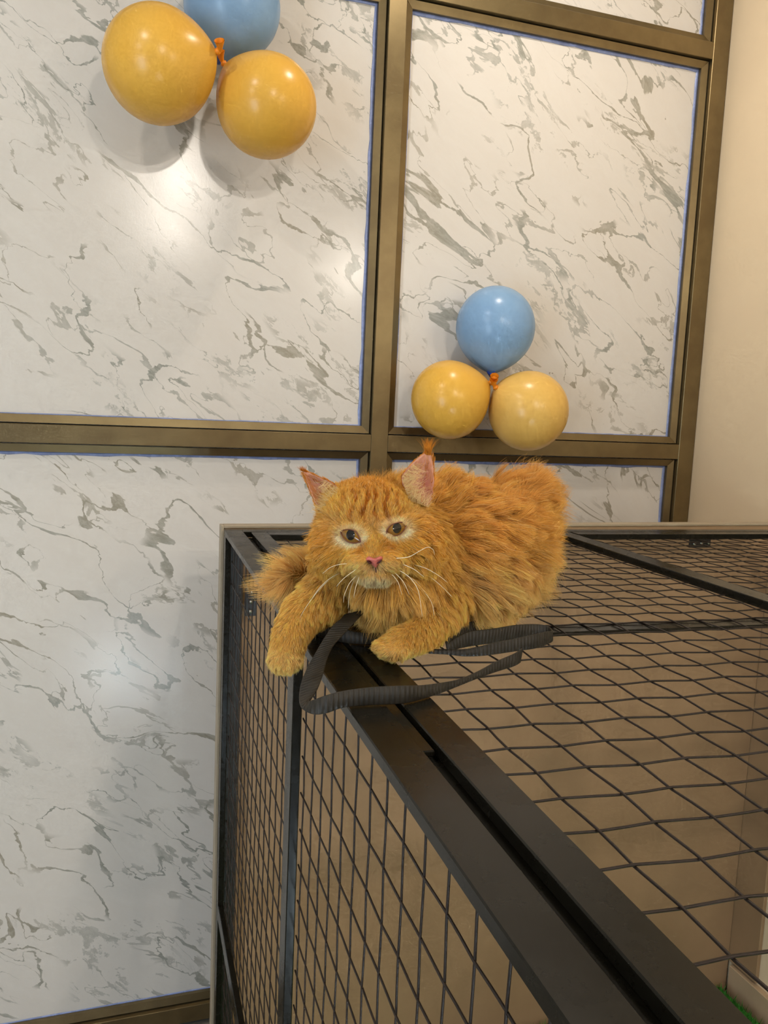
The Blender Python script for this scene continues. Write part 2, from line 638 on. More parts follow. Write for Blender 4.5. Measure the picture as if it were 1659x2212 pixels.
# latch low on the middle post
lt = empty('latch', (0, 0, 0), 0, cage)
MB().box(BX0 + .0125, BX0 + .022, 1.005, 1.040, -.925, -.885, .001).build('latch_plate', M['zinc'], lt)
MB().tube([(BX0 + .018, 1.01, -.93), (BX0 + .018, 1.01, -.88)], .004, 8).build('latch_bolt', M['zinc'], lt, True)

# brackets that hold the frame to the board
def bracket(x0, x1, z0, z1, screws, y=1.884):
    b = MB().box(x0, x1, y - .004, y, z0, z1, .0006).build('bracket', M['black'], cage)
    for sx, sz in screws:
        MB().tube([(sx, y - .0075, sz), (sx, y - .0035, sz)], .0042, 10).build('screw', M['zinc'], b, True)


bracket(.252, .276, -.485, -.418, [(.266, -.430), (.264, -.452), (.263, -.474)])
bracket(1.405, 1.470, -.335, -.303, [(1.418, -.324), (1.440, -.322), (1.462, -.322)])

# ------------------------------------------------------------------ board behind the cage, turf
bd = empty('back_board', (1.06, 1.92, FLOOR))
tag(bd, 'wide brown laminate board standing behind the cage', 'board')
def badd(name, x0, x1, y0, y1, z0, z1, m):
    return MB().box(x0 - 1.06, x1 - 1.06, y0 - 1.92, y1 - 1.92, z0 - FLOOR, z1 - FLOOR, .001).build(name, M[m], bd)
badd('panel', .284, 1.832, 1.909, 1.925, FLOOR, -.291, 'board')
badd('edge_strip', .277, .2835, 1.905, 1.935, FLOOR, -.284, 'board_rim')
badd('edge_strip', .2835, 1.832, 1.905, 1.935, -.2905, -.284, 'board_rim')

def turf():
    vs, fs = [], []
    n = 5200
    for _ in range(n):
        x = random.uniform(.85, 1.80)
        y = random.uniform(1.66, 1.893)
        h_ = random.uniform(.014, .03)
        a = random.uniform(0, 6.28)
        w = .0016
        lx, ly = random.gauss(0, .006), random.gauss(0, .006)
        k = len(vs)
        vs += [(x - w * math.cos(a), y - w * math.sin(a), -1.70), (x + w * math.cos(a), y + w * math.sin(a), -1.70),
               (x + lx, y + ly, -1.70 + h_)]
        fs.append((k, k + 1, k + 2))
    k = len(vs)
    vs += [(.28, .25, -1.699), (1.80, .25, -1.699), (1.80, 1.898, -1.699), (.28, 1.898, -1.699)]
    fs.append((k, k + 1, k + 2, k + 3))
    o = mesh_obj('artificial_turf', vs, fs, M['turf'])
    tag(o, 'green artificial turf on the floor of the cage', 'turf', None, 'stuff')
turf()

# ------------------------------------------------------------------ balloons
def balloon_material(name, c1, c2, c3):
    t = NT(name)
    tc = t.n('ShaderNodeTexCoord')
    f, _ = t.noise(tc.outputs['Object'], 9, 3, .5)
    base = t.mix(t.ramp(f, .35, .65), c1, c2)
    t.l(base, t.b.inputs['Base Color'])
    t.b.inputs['Roughness'].default_value = 0.27
    t.b.inputs['Specular IOR Level'].default_value = 0.45
    tr = t.n('ShaderNodeBsdfTranslucent')
    tr.inputs['Color'].default_value = c3
    mx = t.n('ShaderNodeMixShader')
    mx.inputs[0].default_value = 0.15
    t.l(t.b.outputs[0], mx.inputs[1])
    t.l(tr.outputs[0], mx.inputs[2])
    t.l(mx.outputs[0], t.out.inputs['Surface'])
    return t.m


M['b_orange'] = balloon_material('orange_latex', srgb(255, 200, 86), srgb(253, 196, 80), srgb(255, 190, 60))
M['b_peach'] = balloon_material('light_orange_latex', srgb(255, 208, 112), srgb(253, 204, 106), srgb(255, 200, 84))
M['b_blue'] = balloon_material('sky_blue_latex', srgb(152, 192, 232), srgb(146, 186, 228), srgb(140, 186, 236))
M['b_neck_o'] = plain('orange_latex_neck', srgb(248, 150, 30), 0.4, noise_amt=.05)
M['b_neck_b'] = plain('blue_latex_neck', srgb(70, 100, 190), 0.4, noise_amt=.05)

PROF = []
for i in range(23):
    th = math.pi * i / 44          # crown half
    PROF.append((math.sin(th), -math.cos(th)))
for i in range(1, 22):
    s = i / 21
    PROF.append((max((1 - s ** 2.15) ** 0.74, .034), s * 1.15))


def balloon(u, v, rpx, ku, kv, kd, mat, neckmat, label, stretch=1.0, group=None, gap=.03):
    """centre and radius in the picture, resting against the wall; the neck points at (ku, kv)"""
    yc = YP - .14
    for _ in range(6):
        r = ray(u, v)
        c = r * (yc / r[1])
        d = float(FWD @ c)
        rad = rpx * d / FPX
        yc = YP - gap - rad
    k = at(ku, kv, d + kd)
    ax = k - c
    ax = ax / np.linalg.norm(ax)
    side = np.cross(ax, (0, 0, 1.0))
    side /= np.linalg.norm(side)
    oth = np.cross(side, ax)
    sg = 40
    vs, fs = [], []
    for (pr, ps) in PROF:
        for q in range(sg):
            an = 2 * math.pi * q / sg
            vs.append(tuple(rad * (pr * (math.cos(an) * side + math.sin(an) * oth) + ax * ps * stretch)))
    for i in range(len(PROF) - 1):
        for q in range(sg):
            q2 = (q + 1) % sg
            fs.append((i * sg + q, i * sg + q2, (i + 1) * sg + q2, (i + 1) * sg + q))
    o = mesh_obj('balloon', vs, fs, M[mat], None, True)
    o.location = tuple(c)
    tag(o, label, 'balloon', group)
    # knot and flared lip
    e = ax * rad * 1.15 * stretch
    flare = -FWD * .75 - DOWN * .55 + side * .1
    flare /= np.linalg.norm(flare)
    mb = MB()
    mb.tube([e - ax * .004, e + ax * .004, e + ax * .009], [.0050, .0085, .005], 12)
    lip = [e + ax * .007, e + ax * .010 + flare * .006, e + ax * .011 + flare * .014, e + ax * .0115 + flare * .021, e + ax * .0115 + flare * .0225]
    mb.tube(lip, [.0046, .0058, .0085, .0112, .0118], 14, caps=False)
    mb.tube(lip[::-1], [.0108, .0102, .0076, .005, .0036], 14, caps=False)
    mb.build('knot', M[neckmat], o, True)
    return o


GU, GL = 'balloons of the upper cluster', 'balloons of the lower cluster'
balloon(341, 141, 120, 466, 112, -.02, 'b_orange', 'b_neck_o', 'big round orange balloon at the far left of the upper cluster', .96, GU, .10)
balloon(577, 230, 107, 464, 118, -.02, 'b_orange', 'b_neck_o', 'orange balloon of the upper cluster hanging below the blue one', .99, GU, .08)
balloon(502, 15, 103, 474, 124, 0, 'b_blue', 'b_neck_b', 'blue balloon cut by the top of the picture', 1.0, GU, .005)
balloon(1070, 707, 85, 1060, 826, 0, 'b_blue', 'b_neck_b', 'round blue balloon topping the lower cluster', 1.03, GL, .005)
balloon(970, 864, 85, 1062, 826, -.02, 'b_orange', 'b_neck_o', 'left orange balloon of the lower cluster', .96, GL)
balloon(1142, 888, 86, 1066, 833, -.06, 'b_peach', 'b_neck_o', 'paler orange balloon of the lower cluster showing its knot', .98, GL, .075)

# ------------------------------------------------------------------ the cat
CAMM = Matrix(((RIGHT[0], DOWN[0], FWD[0]), (RIGHT[1], DOWN[1], FWD[1]), (RIGHT[2], DOWN[2], FWD[2])))
prims = []        # (tag, centre world, basis 3x3 rows -> unit sphere)


class Blob:
    def __init__(self):
        self.v, self.f = [], []

    def ell(self, tagname, u, v, d, ru, rv, rd, rot=0.0, tilt=0.0):
        """ellipsoid: ru, rv in picture pixels at its depth, rd metres along the view"""
        c = at(u, v, d)
        k = d / FPX
        a = math.radians(rot)
        t = math.radians(tilt)
        ex = math.cos(a) * RIGHT + math.sin(a) * DOWN
        ey = -math.sin(a) * RIGHT + math.cos(a) * DOWN
        ez = FWD
        ex, ez = math.cos(t) * ex + math.sin(t) * ez, -math.sin(t) * ex + math.cos(t) * ez
        A = np.stack([ex * ru * k, ey * rv * k, ez * rd])
        self._sphere(c, A)
        prims.append((tagname, c, np.linalg.inv(A.T)))
        return self

    def _sphere(self, c, A, nu=24, nv=14):
        n = len(self.v)
        for j in range(nv + 1):
            th = math.pi * j / nv
            for i in range(nu):
                ph = 2 * math.pi * i / nu
                p = np.array([math.sin(th) * math.cos(ph), math.sin(th) * math.sin(ph), math.cos(th)])
                self.v.append(tuple(c + p @ A))
        for j in range(nv):
            for i in range(nu):
                i2 = (i + 1) % nu
                self.f.append((n + j * nu + i, n + j * nu + i2, n + (j + 1) * nu + i2, n + (j + 1) * nu + i))

    def limb(self, tagname, pts, steps=5):
        """pts: (u, v, d, r_px)"""
        for a, b in zip(pts[:-1], pts[1:]):
            for s in range(steps + 1):
                t = s / steps
                u, v, d, r = [a[q] + (b[q] - a[q]) * t for q in range(4)]
                self.ell(tagname, u, v, d, r, r, r * d / FPX)
        return self

    def ear(self, outline, centre, dep=.018, thick=.006):
        """outline (u, v, d) from one base corner over the tip to the other; centre is the hollow"""
        n = len(self.v)
        o = [np.array(at(*p)) for p in outline]
        c = np.array(at(*centre))
        m = len(o)
        rings_f, rings_b = [], []
        for s in (1.0, .86, .6, .3):
            fr, bk = [], []
            for p in o:
                q = c + (p - c) * s
                fall = 1 - s ** 2
                fr.append(q + FWD * dep * fall)
                ct = c + (p - c) * s * (1.0 if s < 1 else 1.02)
                bk.append(ct + FWD * (thick + (dep + .004) * fall))
            rings_f.append(fr)
            rings_b.append(bk)
        for rr in rings_f + rings_b:
            self.v += [tuple(p) for p in rr]
        self.v.append(tuple(c + FWD * dep))
        self.v.append(tuple(c + FWD * (dep + thick + .004)))
        cf, cb = len(self.v) - 2, len(self.v) - 1
        idx = lambda side, r_, i: n + (side * 4 + r_) * m + (i % m)
        for r_ in range(3):
            for i in range(m):
                self.f.append((idx(0, r_, i), idx(0, r_, i + 1), idx(0, r_ + 1, i + 1), idx(0, r_ + 1, i)))
                self.f.append((idx(1, r_, i + 1), idx(1, r_, i), idx(1, r_ + 1, i), idx(1, r_ + 1, i + 1)))
        for i in range(m):
            self.f.append((idx(0, 3, i), idx(0, 3, i + 1), cf))
            self.f.append((idx(1, 3, i + 1), idx(1, 3, i), cb))
            self.f.append((idx(0, 0, i + 1), idx(0, 0, i), idx(1, 0, i), idx(1, 0, i + 1)))


B = Blob()
# trunk, hips, haunch
B.ell('body', 950, 1180, 1.17, 140, 125, .105)
B.ell('body', 1010, 1155, 1.20, 120, 98, .10)
B.ell('body', 955, 1104, 1.15, 62, 64, .06)
B.ell('body', 1070, 1178, 1.24, 92, 116, .095)
B.ell('body', 900, 1130, 1.15, 105, 85, .085)
B.ell('body', 1095, 1120, 1.27, 70, 78, .07)
B.ell('hind', 1058, 1245, 1.165, 78, 80, .060)
B.limb('hind', [(1085, 1285, 1.19, 36), (1085, 1318, 1.18, 25), (1055, 1334, 1.14, 22)])
B.ell('body', 985, 1265, 1.16, 115, 72, .075)
# chest and neck
B.ell('chest', 835, 1250, 1.06, 100, 72, .075)
B.ell('chest', 850, 1185, 1.08, 115, 100, .075)
B.ell('chest', 765, 1215, 1.06, 78, 66, .06)
# head
B.ell('head', 800, 1120, 1.005, 98, 72, .056, 4)
B.ell('head', 795, 1100, 1.02, 92, 55, .050, 4)
B.ell('head', 806, 1155, 1.005, 122, 88, .050, -4)
B.ell('head', 745, 1172, .992, 66, 62, .036)
B.ell('head', 876, 1165, .996, 68, 64, .036)
B.ell('head', 806, 1190, .975, 78, 52, .034)
B.ell('head', 806, 1160, .975, 62, 62, .040)
B.ell('head', 806, 1175, .957, 24, 42, .026)
B.ell('head', 781, 1213, .952, 36, 26, .025)
B.ell('head', 838, 1212, .953, 36, 26, .025)
B.ell('head', 811, 1240, .960, 44, 20, .024)
B.ell('head', 752, 1142, .975, 40, 18, .024, -6)
B.ell('head', 860, 1130, .977, 40, 18, .024, -12)
# front legs
B.limb('leg_a', [(705, 1285, 1.045, 50), (655, 1325, 1.02, 43), (630, 1370, 1.0, 36), (619, 1408, .997, 35)])
B.ell('leg_a', 616, 1424, .990, 36, 26, .022)
for du, dv, dd in ((-20, 12, -.006), (-6, 17, -.010), (9, 17, -.010), (22, 10, -.006)):
    B.ell('leg_a', 616 + du, 1420 + dv, .985 + dd, 12, 13, .009)
B.limb('leg_b', [(960, 1300, 1.075, 48), (930, 1345, 1.035, 40), (890, 1378, .998, 33), (860, 1388, .975, 31)])
B.ell('leg_b', 850, 1396, .966, 36, 26, .022)
for du, dv, dd in ((-28, -1, -.004), (-16, 10, -.012), (2, 15, -.015), (20, 13, -.012)):
    B.ell('leg_b', 848 + du, 1396 + dv, .960 + dd, 13, 13, .010)
# tail curled round behind the shoulder
B.limb('tail', [(1050, 1190, 1.32, 40), (930, 1215, 1.33, 34), (800, 1225, 1.27, 32), (700, 1235, 1.16, 28), (655, 1240, 1.10, 22), (625, 1247, 1.07, 13)], 4)
# ears
EAR_R = [(868, 1048, 1.0), (866, 1030, 1.003), (880, 1010, 1.008), (900, 990, 1.012), (922, 974, 1.018), (934, 985, 1.016),
         (938, 1012, 1.010), (938, 1045, 1.006), (934, 1078, 1.0), (925, 1096, .998), (900, 1080, .992)]
EAR_L = [(700, 1122, .998), (684, 1096, 1.0), (670, 1064, 1.006), (652, 1016, 1.015), (662, 1018, 1.014), (694, 1032, 1.010),
         (722, 1044, 1.004), (744, 1066, .998), (740, 1085, .992), (720, 1105, .992)]
B.ear(EAR_R, (905, 1045, 1.006))
B.ear(EAR_L, (700, 1070, 1.006))

raw = bpy.data.meshes.new('cat_raw')
raw.from_pydata(B.v, [], B.f)
raw.update()
tmp = bpy.data.objects.new('cat_raw', raw)
col.objects.link(tmp)
md = tmp.modifiers.new('r', 'REMESH')
md.mode = 'VOXEL'
md.voxel_size = .0024
sm = tmp.modifiers.new('s', 'SMOOTH')
sm.iterations = 5
sm.factor = .5
dg = bpy.context.evaluated_depsgraph_get()
ev = tmp.evaluated_get(dg)
body_me = bpy.data.meshes.new_from_object(ev)
bpy.data.objects.remove(tmp)
bpy.data.meshes.remove(raw)
body_me.name = 'body'
body_me.polygons.foreach_set('use_smooth', [True] * len(body_me.polygons))
CATO = on_z(820, 1360, -H)
cat = empty('cat', tuple(CATO))
tag(cat, 'long-haired orange tabby cat crouching on the corner of the cage, one paw over the edge', 'cat')
nv = len(body_me.vertices)
BV = np.empty(nv * 3)
body_me.vertices.foreach_get('co', BV)
BV = BV.reshape(-1, 3)
body_me.vertices.foreach_set('co', (BV - CATO).ravel())
body_me.update()
body = link(bpy.data.objects.new('body', body_me), cat)

# --- markings and coat --------------------------------------------------------
me_t = body_me
me_t.calc_loop_triangles()
nt = len(me_t.loop_triangles)
tri = np.empty(nt * 3, int)
me_t.loop_triangles.foreach_get('vertices', tri)
tri = tri.reshape(-1, 3)
VN = np.empty(nv * 3)
me_t.vertices.foreach_get('normal', VN)
VN = VN.reshape(-1, 3)
TAGS = sorted({p[0] for p in prims}) + ['ear']
TID = {t: i for i, t in enumerate(TAGS)}


def in_poly(u, v, poly, grow=1.0):
    P = np.array([(a, b) for a, b, _ in poly], float)
    c = P.mean(0)
    P = c + (P - c) * grow
    x0, y0 = P[:, 0], P[:, 1]
    x1, y1 = np.roll(x0, -1), np.roll(y0, -1)
    ins = np.zeros(len(u), bool)
    for i in range(len(P)):
        cnd = ((y0[i] > v) != (y1[i] > v)) & (u < (x1[i] - x0[i]) * (v - y0[i]) / (y1[i] - y0[i] + 1e-9) + x0[i])
        ins ^= cnd
    return ins


def tag_points(p):
    best = np.full(len(p), 1e9)
    lab = np.zeros(len(p), int)
    headd = np.full(len(p), 1e9)
    for t, c, Ai in prims:
        q = np.linalg.norm((p - c) @ Ai.T, axis=1)
        # leave out a little to favour the outermost shape
        m = q < best
        best[m] = q[m]
        lab[m] = TID[t]
        if t == 'head':
            headd = np.minimum(headd, q)
    u, v, d = project(p)
    ear = (in_poly(u, v, EAR_R, 1.12) | in_poly(u, v, EAR_L, 1.12)) & (d < 1.06) & (d > .97) & (headd > 1.10)
    lab[ear] = TID['ear']
    return lab, u, v, d


def lin(r, g, b):
    return np.array(srgb(r, g, b)[:3])


EYES = ((757.5, 1158.0, 22.0, 14.5), (857.0, 1142.5, 22.0, 14.5))


def coat_colour(lab, u, v, d, facing):
    n = len(u)
    c = np.tile(lin(224, 168, 76), (n, 1))

    def put(w, rgb):
        w = np.clip(w, 0, 1)[:, None]
        c[:] = c * (1 - w) + rgb * w

    g = lambda cu, cv, su, sv: np.exp(-((u - cu) / su) ** 2 - ((v - cv) / sv) ** 2)
    isb = (lab == TID['body']) | (lab == TID['hind']) | (lab == TID['tail'])
    wv = np.sin(u * .045 + v * .018 + 2.0 * np.sin(v * .03)) * np.sin(v * .05 - u * .02)
    put(isb * (.25 + .35 * wv), lin(208, 142, 58))
    put(isb * np.clip((v - 1180) / 150, 0, .55), lin(238, 202, 138))
    put((lab == TID['tail']) * .9, lin(236, 184, 108))
    put(isb * g(1090, 1060, 90, 60) * .35, lin(220, 158, 84))
    ch = lab == TID['chest']
    put(ch * 1.0, lin(216, 166, 76))
    put(ch * np.clip((v - 1240) / 90, 0, .65), lin(230, 190, 118))
    lg = (lab == TID['leg_a']) | (lab == TID['leg_b'])
    put(lg * 1.0, lin(230, 180, 94))
    put(lg * np.clip((v - 1385) / 50, 0, .6), lin(236, 196, 126))
    hd = lab == TID['head']
    put(hd * 1.0, lin(228, 176, 82))
    # forehead marks
    st = np.sin((u - 806 + .30 * (1120 - v) * np.sign(u - 806) * .4 + 5 * np.sin(v * .11 + u * .03)) * 2 * math.pi / 25.0)
    fm = hd * np.exp(-((u - 803) / 62) ** 4) * np.exp(-((v - 1098) / 36) ** 4)
    put(fm * np.clip(st * 1.3, 0, 1) * .95, lin(174, 100, 20))
    put(fm * np.clip(-st * 1.3, 0, 1) * .55, lin(230, 178, 98))
    put(hd * g(800, 1045, 90, 26) * .55, lin(190, 118, 34))
    # pale patches over and under the eyes
    for (eu, ev_, a, b) in EYES:
        q = np.sqrt(((u - eu) / a) ** 2 + ((v - ev_) / b) ** 2)
        put(hd * np.exp(-((q - 1.25) / .38) ** 2) * (1.0 - .45 * (v < ev_)), lin(250, 230, 190))
        
    put(hd * g(720, 1125, 30, 22) * .5, lin(232, 190, 120))
    put(hd * g(905, 1105, 34, 24) * .5, lin(232, 190, 120))
    put(hd * g(806, 1136, 22, 18) * .7, lin(188, 150, 92))
    put(hd * g(781, 1185, 12, 20) * .6, lin(192, 120, 36))
    put(hd * g(836, 1180, 12, 20) * .6, lin(192, 120, 36))
    put(hd * g(808, 1180, 11, 22) * .6, lin(232, 182, 96))
    put(hd * g(700, 1160, 30, 50) * .45, lin(186, 116, 36))
    put(hd * g(920, 1150, 32, 50) * .45, lin(188, 116, 34))
    put(hd * g(770, 1222, 34, 15) * .75, lin(232, 190, 122))
    put(hd * g(848, 1220, 34, 15) * .75, lin(232, 190, 122))
    put(hd * g(811, 1228, 22, 10) * .6, lin(226, 196, 150))
    put(hd * np.clip((v - 1236) / 12, 0, 1) * np.exp(-((u - 811) / 52) ** 4) * .85, lin(222, 202, 164))
    er = lab == TID['ear']
    put(er * 1.0, lin(204, 136, 54))
    put(er * facing * 1.0, lin(206, 148, 122))
    put(er * facing * g(917, 1050, 18, 34) * .8, lin(190, 112, 98))
    return np.clip(c, 0, 1)


# skin colour per vertex, with shade under the fur painted in outside the ears
lab_v, uv_, vv_, dv_ = tag_points(BV)
fac_v = np.clip(-(VN @ FWD) * 2.0 - .3, 0, 1)
skin = coat_colour(lab_v, uv_, vv_, dv_, fac_v)
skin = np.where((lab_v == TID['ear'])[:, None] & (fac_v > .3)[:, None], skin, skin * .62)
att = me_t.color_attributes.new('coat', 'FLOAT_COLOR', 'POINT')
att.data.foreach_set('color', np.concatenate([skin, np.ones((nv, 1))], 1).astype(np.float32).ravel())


def coat_material(name, rough, spec, sheen=0.0, transl=0.0):
    t = NT(name)
    a = t.n('ShaderNodeAttribute', attribute_name='coat')
    t.l(a.outputs['Color'], t.b.inputs['Base Color'])
    t.b.inputs['Roughness'].default_value = rough
    t.b.inputs['Specular IOR Level'].default_value = spec
    if transl:
        tr = t.n('ShaderNodeBsdfTranslucent')
        t.l(a.outputs['Color'], tr.inputs['Color'])
        mx = t.n('ShaderNodeMixShader')
        mx.inputs[0].default_value = transl
        t.l(t.b.outputs[0], mx.inputs[1])
        t.l(tr.outputs[0], mx.inputs[2])
        t.l(mx.outputs[0], t.out.inputs['Surface'])
    return t.m


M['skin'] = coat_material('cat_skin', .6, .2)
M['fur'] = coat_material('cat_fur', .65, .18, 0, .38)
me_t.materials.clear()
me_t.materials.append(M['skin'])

# --- fur: (u, v, du, dv, length mm, lift) flow guides for each region
GUIDES = {
    'body': [(900, 1020, .2, -1, 26, .45), (960, 1010, .45, -.9, 30, .5), (1000, 1010, .5, -.8, 32, .5), (1040, 1060, .85, -.35, 26, .22),
             (1080, 1055, .75, -.6, 40, .3), (1120, 1050, .8, -.62, 66, .32), (1165, 1080, .8, -.5, 50, .5), (1185, 1130, .95, -.25, 44, .5),
             (1195, 1180, 1, 0, 40, .5), (1185, 1240, .95, .3, 42, .45), (1150, 1290, .8, .55, 42, .4), (1100, 1180, 1, .08, 42, .4),
             (1040, 1150, .9, .05, 42, .4), (980, 1120, .7, -.2, 40, .4), (940, 1080, .5, -.5, 34, .4), (1000, 1200, .9, .3, 44, .4),
             (950, 1230, .65, .6, 46, .4), (1060, 1240, .9, .4, 44, .4), (960, 1290, .35, .9, 42, .35), (1030, 1300, .6, .7, 40, .35),
             (920, 1160, .6, .3, 40, .4), (1000, 1060, .7, -.4, 36, .4)],
    'hind': [(1050, 1200, .8, .4, 40, .4), (1000, 1250, .6, .7, 40, .35), (1090, 1260, .7, .6, 36, .35), (1110, 1300, .6, .8, 22, .3),
             (1080, 1320, .3, .9, 14, .25), (1045, 1330, -.2, 1, 10, .25)],
    'tail': [(700, 1215, -.75, -.5, 30, .42), (660, 1215, -.75, -.5, 34, .42), (625, 1235, -1, -.15, 40, .36), (620, 1252, -1, .15, 43, .36),
             (640, 1268, -.9, .4, 38, .4), (690, 1275, -.75, .6, 28, .4), (900, 1200, -1, 0, 30, .4)],
    'chest': [(700, 1180, -.6, .5, 22, .35), (690, 1230, -.6, .7, 26, .35), (720, 1270, -.35, .95, 17, .3), (765, 1275, -.1, 1, 17, .28),
              (830, 1310, .05, 1, 44, .3), (880, 1300, .2, 1, 38, .3), (930, 1280, .35, .95, 40, .35), (812, 1265, 0, 1, 36, .3),
              (960, 1200, .7, .6, 38, .4), (930, 1120, .8, .1, 32, .4), (950, 1150, .75, .3, 36, .4), (900, 1230, .45, .85, 38, .35), (690, 1130, -.8, .1, 14, .35),
              (870, 1050, .3, -.9, 22, .4)],
    'head': [(808, 1195, 0, -1, 3, .15), (808, 1160, 0, -1, 4, .18), (806, 1130, 0, -1, 6, .25), (800, 1085, 0, -1, 9, .3), (760, 1070, -.2, -1, 9, .3),
             (850, 1060, .2, -1, 9, .3), (800, 1045, .05, -1, 11, .35), (740, 1120, -.5, -.8, 8, .3), (880, 1105, .5, -.8, 8, .3), (700, 1110, -.8, -.4, 11, .35),
             (930, 1100, .8, -.3, 12, .35), (760, 1180, -.8, .2, 6, .22), (855, 1170, .8, .2, 6, .22), (710, 1170, -.85, .35, 12, .3),
             (915, 1160, .85, .35, 14, .3), (690, 1200, -.7, .7, 20, .35), (925, 1200, .7, .7, 22, .35), (730, 1230, -.5, .9, 18, .35), (890, 1230, .5, .9, 20, .35),
             (770, 1225, -.8, .5, 6, .2), (848, 1225, .8, .5, 6, .2), (785, 1215, -.7, .4, 4, .15), (832, 1215, .7, .4, 4, .15), (811, 1245, 0, 1, 5, .2),
             (790, 1256, -.15, 1, 7, .25), (835, 1256, .15, 1, 7, .25)],
    'leg_a': [(700, 1270, -.4, .9, 18, .35), (650, 1300, -.6, .8, 11, .4), (640, 1360, -.15, 1, 7, .42), (600, 1360, -.5, .85, 8, .45), (615, 1420, -.05, 1, 6, .38),
              (590, 1430, -.4, .9, 7, .4), (645, 1430, .3, .95, 7, .4)],
    'leg_b': [(970, 1310, .2, 1, 20, .35), (930, 1340, -.2, 1, 10, .4), (890, 1380, -.6, .7, 8, .4), (850, 1400, -.6, .7, 5.5, .35), (825, 1400, -.9, .4, 5.5, .35),
              (870, 1415, .0, 1, 6, .35), (940, 1390, .3, .9, 11, .4)],
    'ear': [(900, 1000, .3, -.9, 4, .2), (925, 975, .1, -1, 9, .25), (935, 1040, .3, -.9, 4, .2), (655, 1018, -.5, -.8, 8, .25), (700, 1035, -.5, -.7, 5, .2), (680, 1090, -.6, -.4, 5, .2)],
}
DENS = {'body': 75, 'hind': 75, 'tail': 95, 'chest': 80, 'head': 190, 'leg_a': 120, 'leg_b': 120, 'ear': 120}      # strands per square centimetre

tp = BV[tri]
ar = .5 * np.linalg.norm(np.cross(tp[:, 1] - tp[:, 0], tp[:, 2] - tp[:, 0]), axis=1)
ctr = tp.mean(1)
lab_t, ut, vt, dt_ = tag_points(ctr)
nrm_t = np.cross(tp[:, 1] - tp[:, 0], tp[:, 2] - tp[:, 0])
nrm_t /= np.linalg.norm(nrm_t, axis=1)[:, None] + 1e-12
dens = np.array([DENS[t] for t in TAGS])[lab_t] * 1e4
back = (nrm_t @ FWD) > .35
dens = np.where(back, dens * .30, dens)
# keep the eyes, the nose and the hollow of the ears free
for (eu, ev_, a, b) in EYES:
    dens = np.where((lab_t == TID['head']) & (((ut - eu) / (a * .98)) ** 2 + ((vt - ev_) / (b * 1.0)) ** 2 < 1) & (dt_ < 1.05), 0, dens)
dens = np.where((np.abs(ut - 808.5) < 15 - .55 * np.clip(vt - 1208, 0, 20)) & (vt > 1202) & (vt < 1226) & (dt_ < .97), 0, dens)
dens = np.where((lab_t == TID['ear']) & ((nrm_t @ FWD) < -.25), dens * .10, dens)
cnt = rng.poisson(ar * dens)
ti = np.repeat(np.arange(nt), cnt)
N = len(ti)
bc = rng.random((N, 2))
fl = bc.sum(1) > 1
bc[fl] = 1 - bc[fl]
w0 = 1 - bc.sum(1)
root = tp[ti, 0] * w0[:, None] + tp[ti, 1] * bc[:, :1] + tp[ti, 2] * bc[:, 1:]
nrm = VN[tri[ti, 0]] * w0[:, None] + VN[tri[ti, 1]] * bc[:, :1] + VN[tri[ti, 2]] * bc[:, 1:]
nrm /= np.linalg.norm(nrm, axis=1)[:, None] + 1e-12
lab = lab_t[ti]
ru_, rv_, rd_ = project(root)


def guide_field(lab, u, v):
    G = np.zeros((len(u), 4))
    for t, gl in GUIDES.items():
        m = lab == TID[t]
        if not m.any():
            continue
        g = np.array(gl, float)
        d2 = (u[m][:, None] - g[None, :, 0]) ** 2 + (v[m][:, None] - g[None, :, 1]) ** 2 + 60.0
        w = d2 ** -1.5
        w /= w.sum(1)[:, None]
        G[m] = w @ g[:, 2:6]
    return G


G = guide_field(lab, ru_, rv_)
for (eu, ev_, a, b) in EYES:
    q = np.sqrt(((ru_ - eu) / a) ** 2 + ((rv_ - ev_) / b) ** 2)
    k = np.where(lab == TID['head'], np.clip((2.3 - q) / 1.1, 0, 1), 0)
    rl = np.sqrt((ru_ - eu) ** 2 + (rv_ - ev_) ** 2) + 1e-6
    G[:, 0] = G[:, 0] * (1 - k) + (ru_ - eu) / rl * k
    G[:, 1] = G[:, 1] * (1 - k) + (rv_ - ev_) / rl * k
    G[:, 2] = G[:, 2] * (1 - k) + 3.2 * k
    G[:, 3] = G[:, 3] * (1 - k) + .12 * k
# per-clump and per-strand disorder
short = np.clip(G[:, 2] / 30.0, .12, 1)
cidx = np.flatnonzero(rng.random(N) < np.where(G[:, 2] > 18, 1 / 45.0, 1 / 20.0))
ncl = len(cidx)
kd = KDTree(ncl)
for k, i in enumerate(cidx):
    kd.insert(root[i], k)
kd.balance()
own = np.array([kd.find(p)[1] for p in root])
cj = rng.normal(0, 1, (ncl, 4))
ang = (cj[own, 0] * .24 + rng.normal(0, .15, N)) * np.where(G[:, 2] < 12, .45, 1) * np.where(lab == TID['tail'], 1.5, 1)
Ln = G[:, 2] * .00095 * (1 + .16 * cj[own, 1] + .14 * rng.normal(0, 1, N))
stray = rng.random(N) < .02
Ln = np.clip(np.where(stray, Ln * 1.35, Ln), .0018, .085)
lift = np.clip(G[:, 3] + .10 * cj[own, 2] + .08 * rng.normal(0, 1, N) + stray * .2, .05, .9)
ca_, sa_ = np.cos(ang), np.sin(ang)
du = G[:, 0] * ca_ - G[:, 1] * sa_
dv = G[:, 0] * sa_ + G[:, 1] * ca_
gd = du[:, None] * RIGHT + dv[:, None] * DOWN
gd /= np.linalg.norm(gd, axis=1)[:, None] + 1e-9
tan = gd - nrm * (nrm * gd).sum(1)[:, None] * .85
tan /= np.linalg.norm(tan, axis=1)[:, None] + 1e-9
unit = lambda a: a / (np.linalg.norm(a, axis=1)[:, None] + 1e-9)
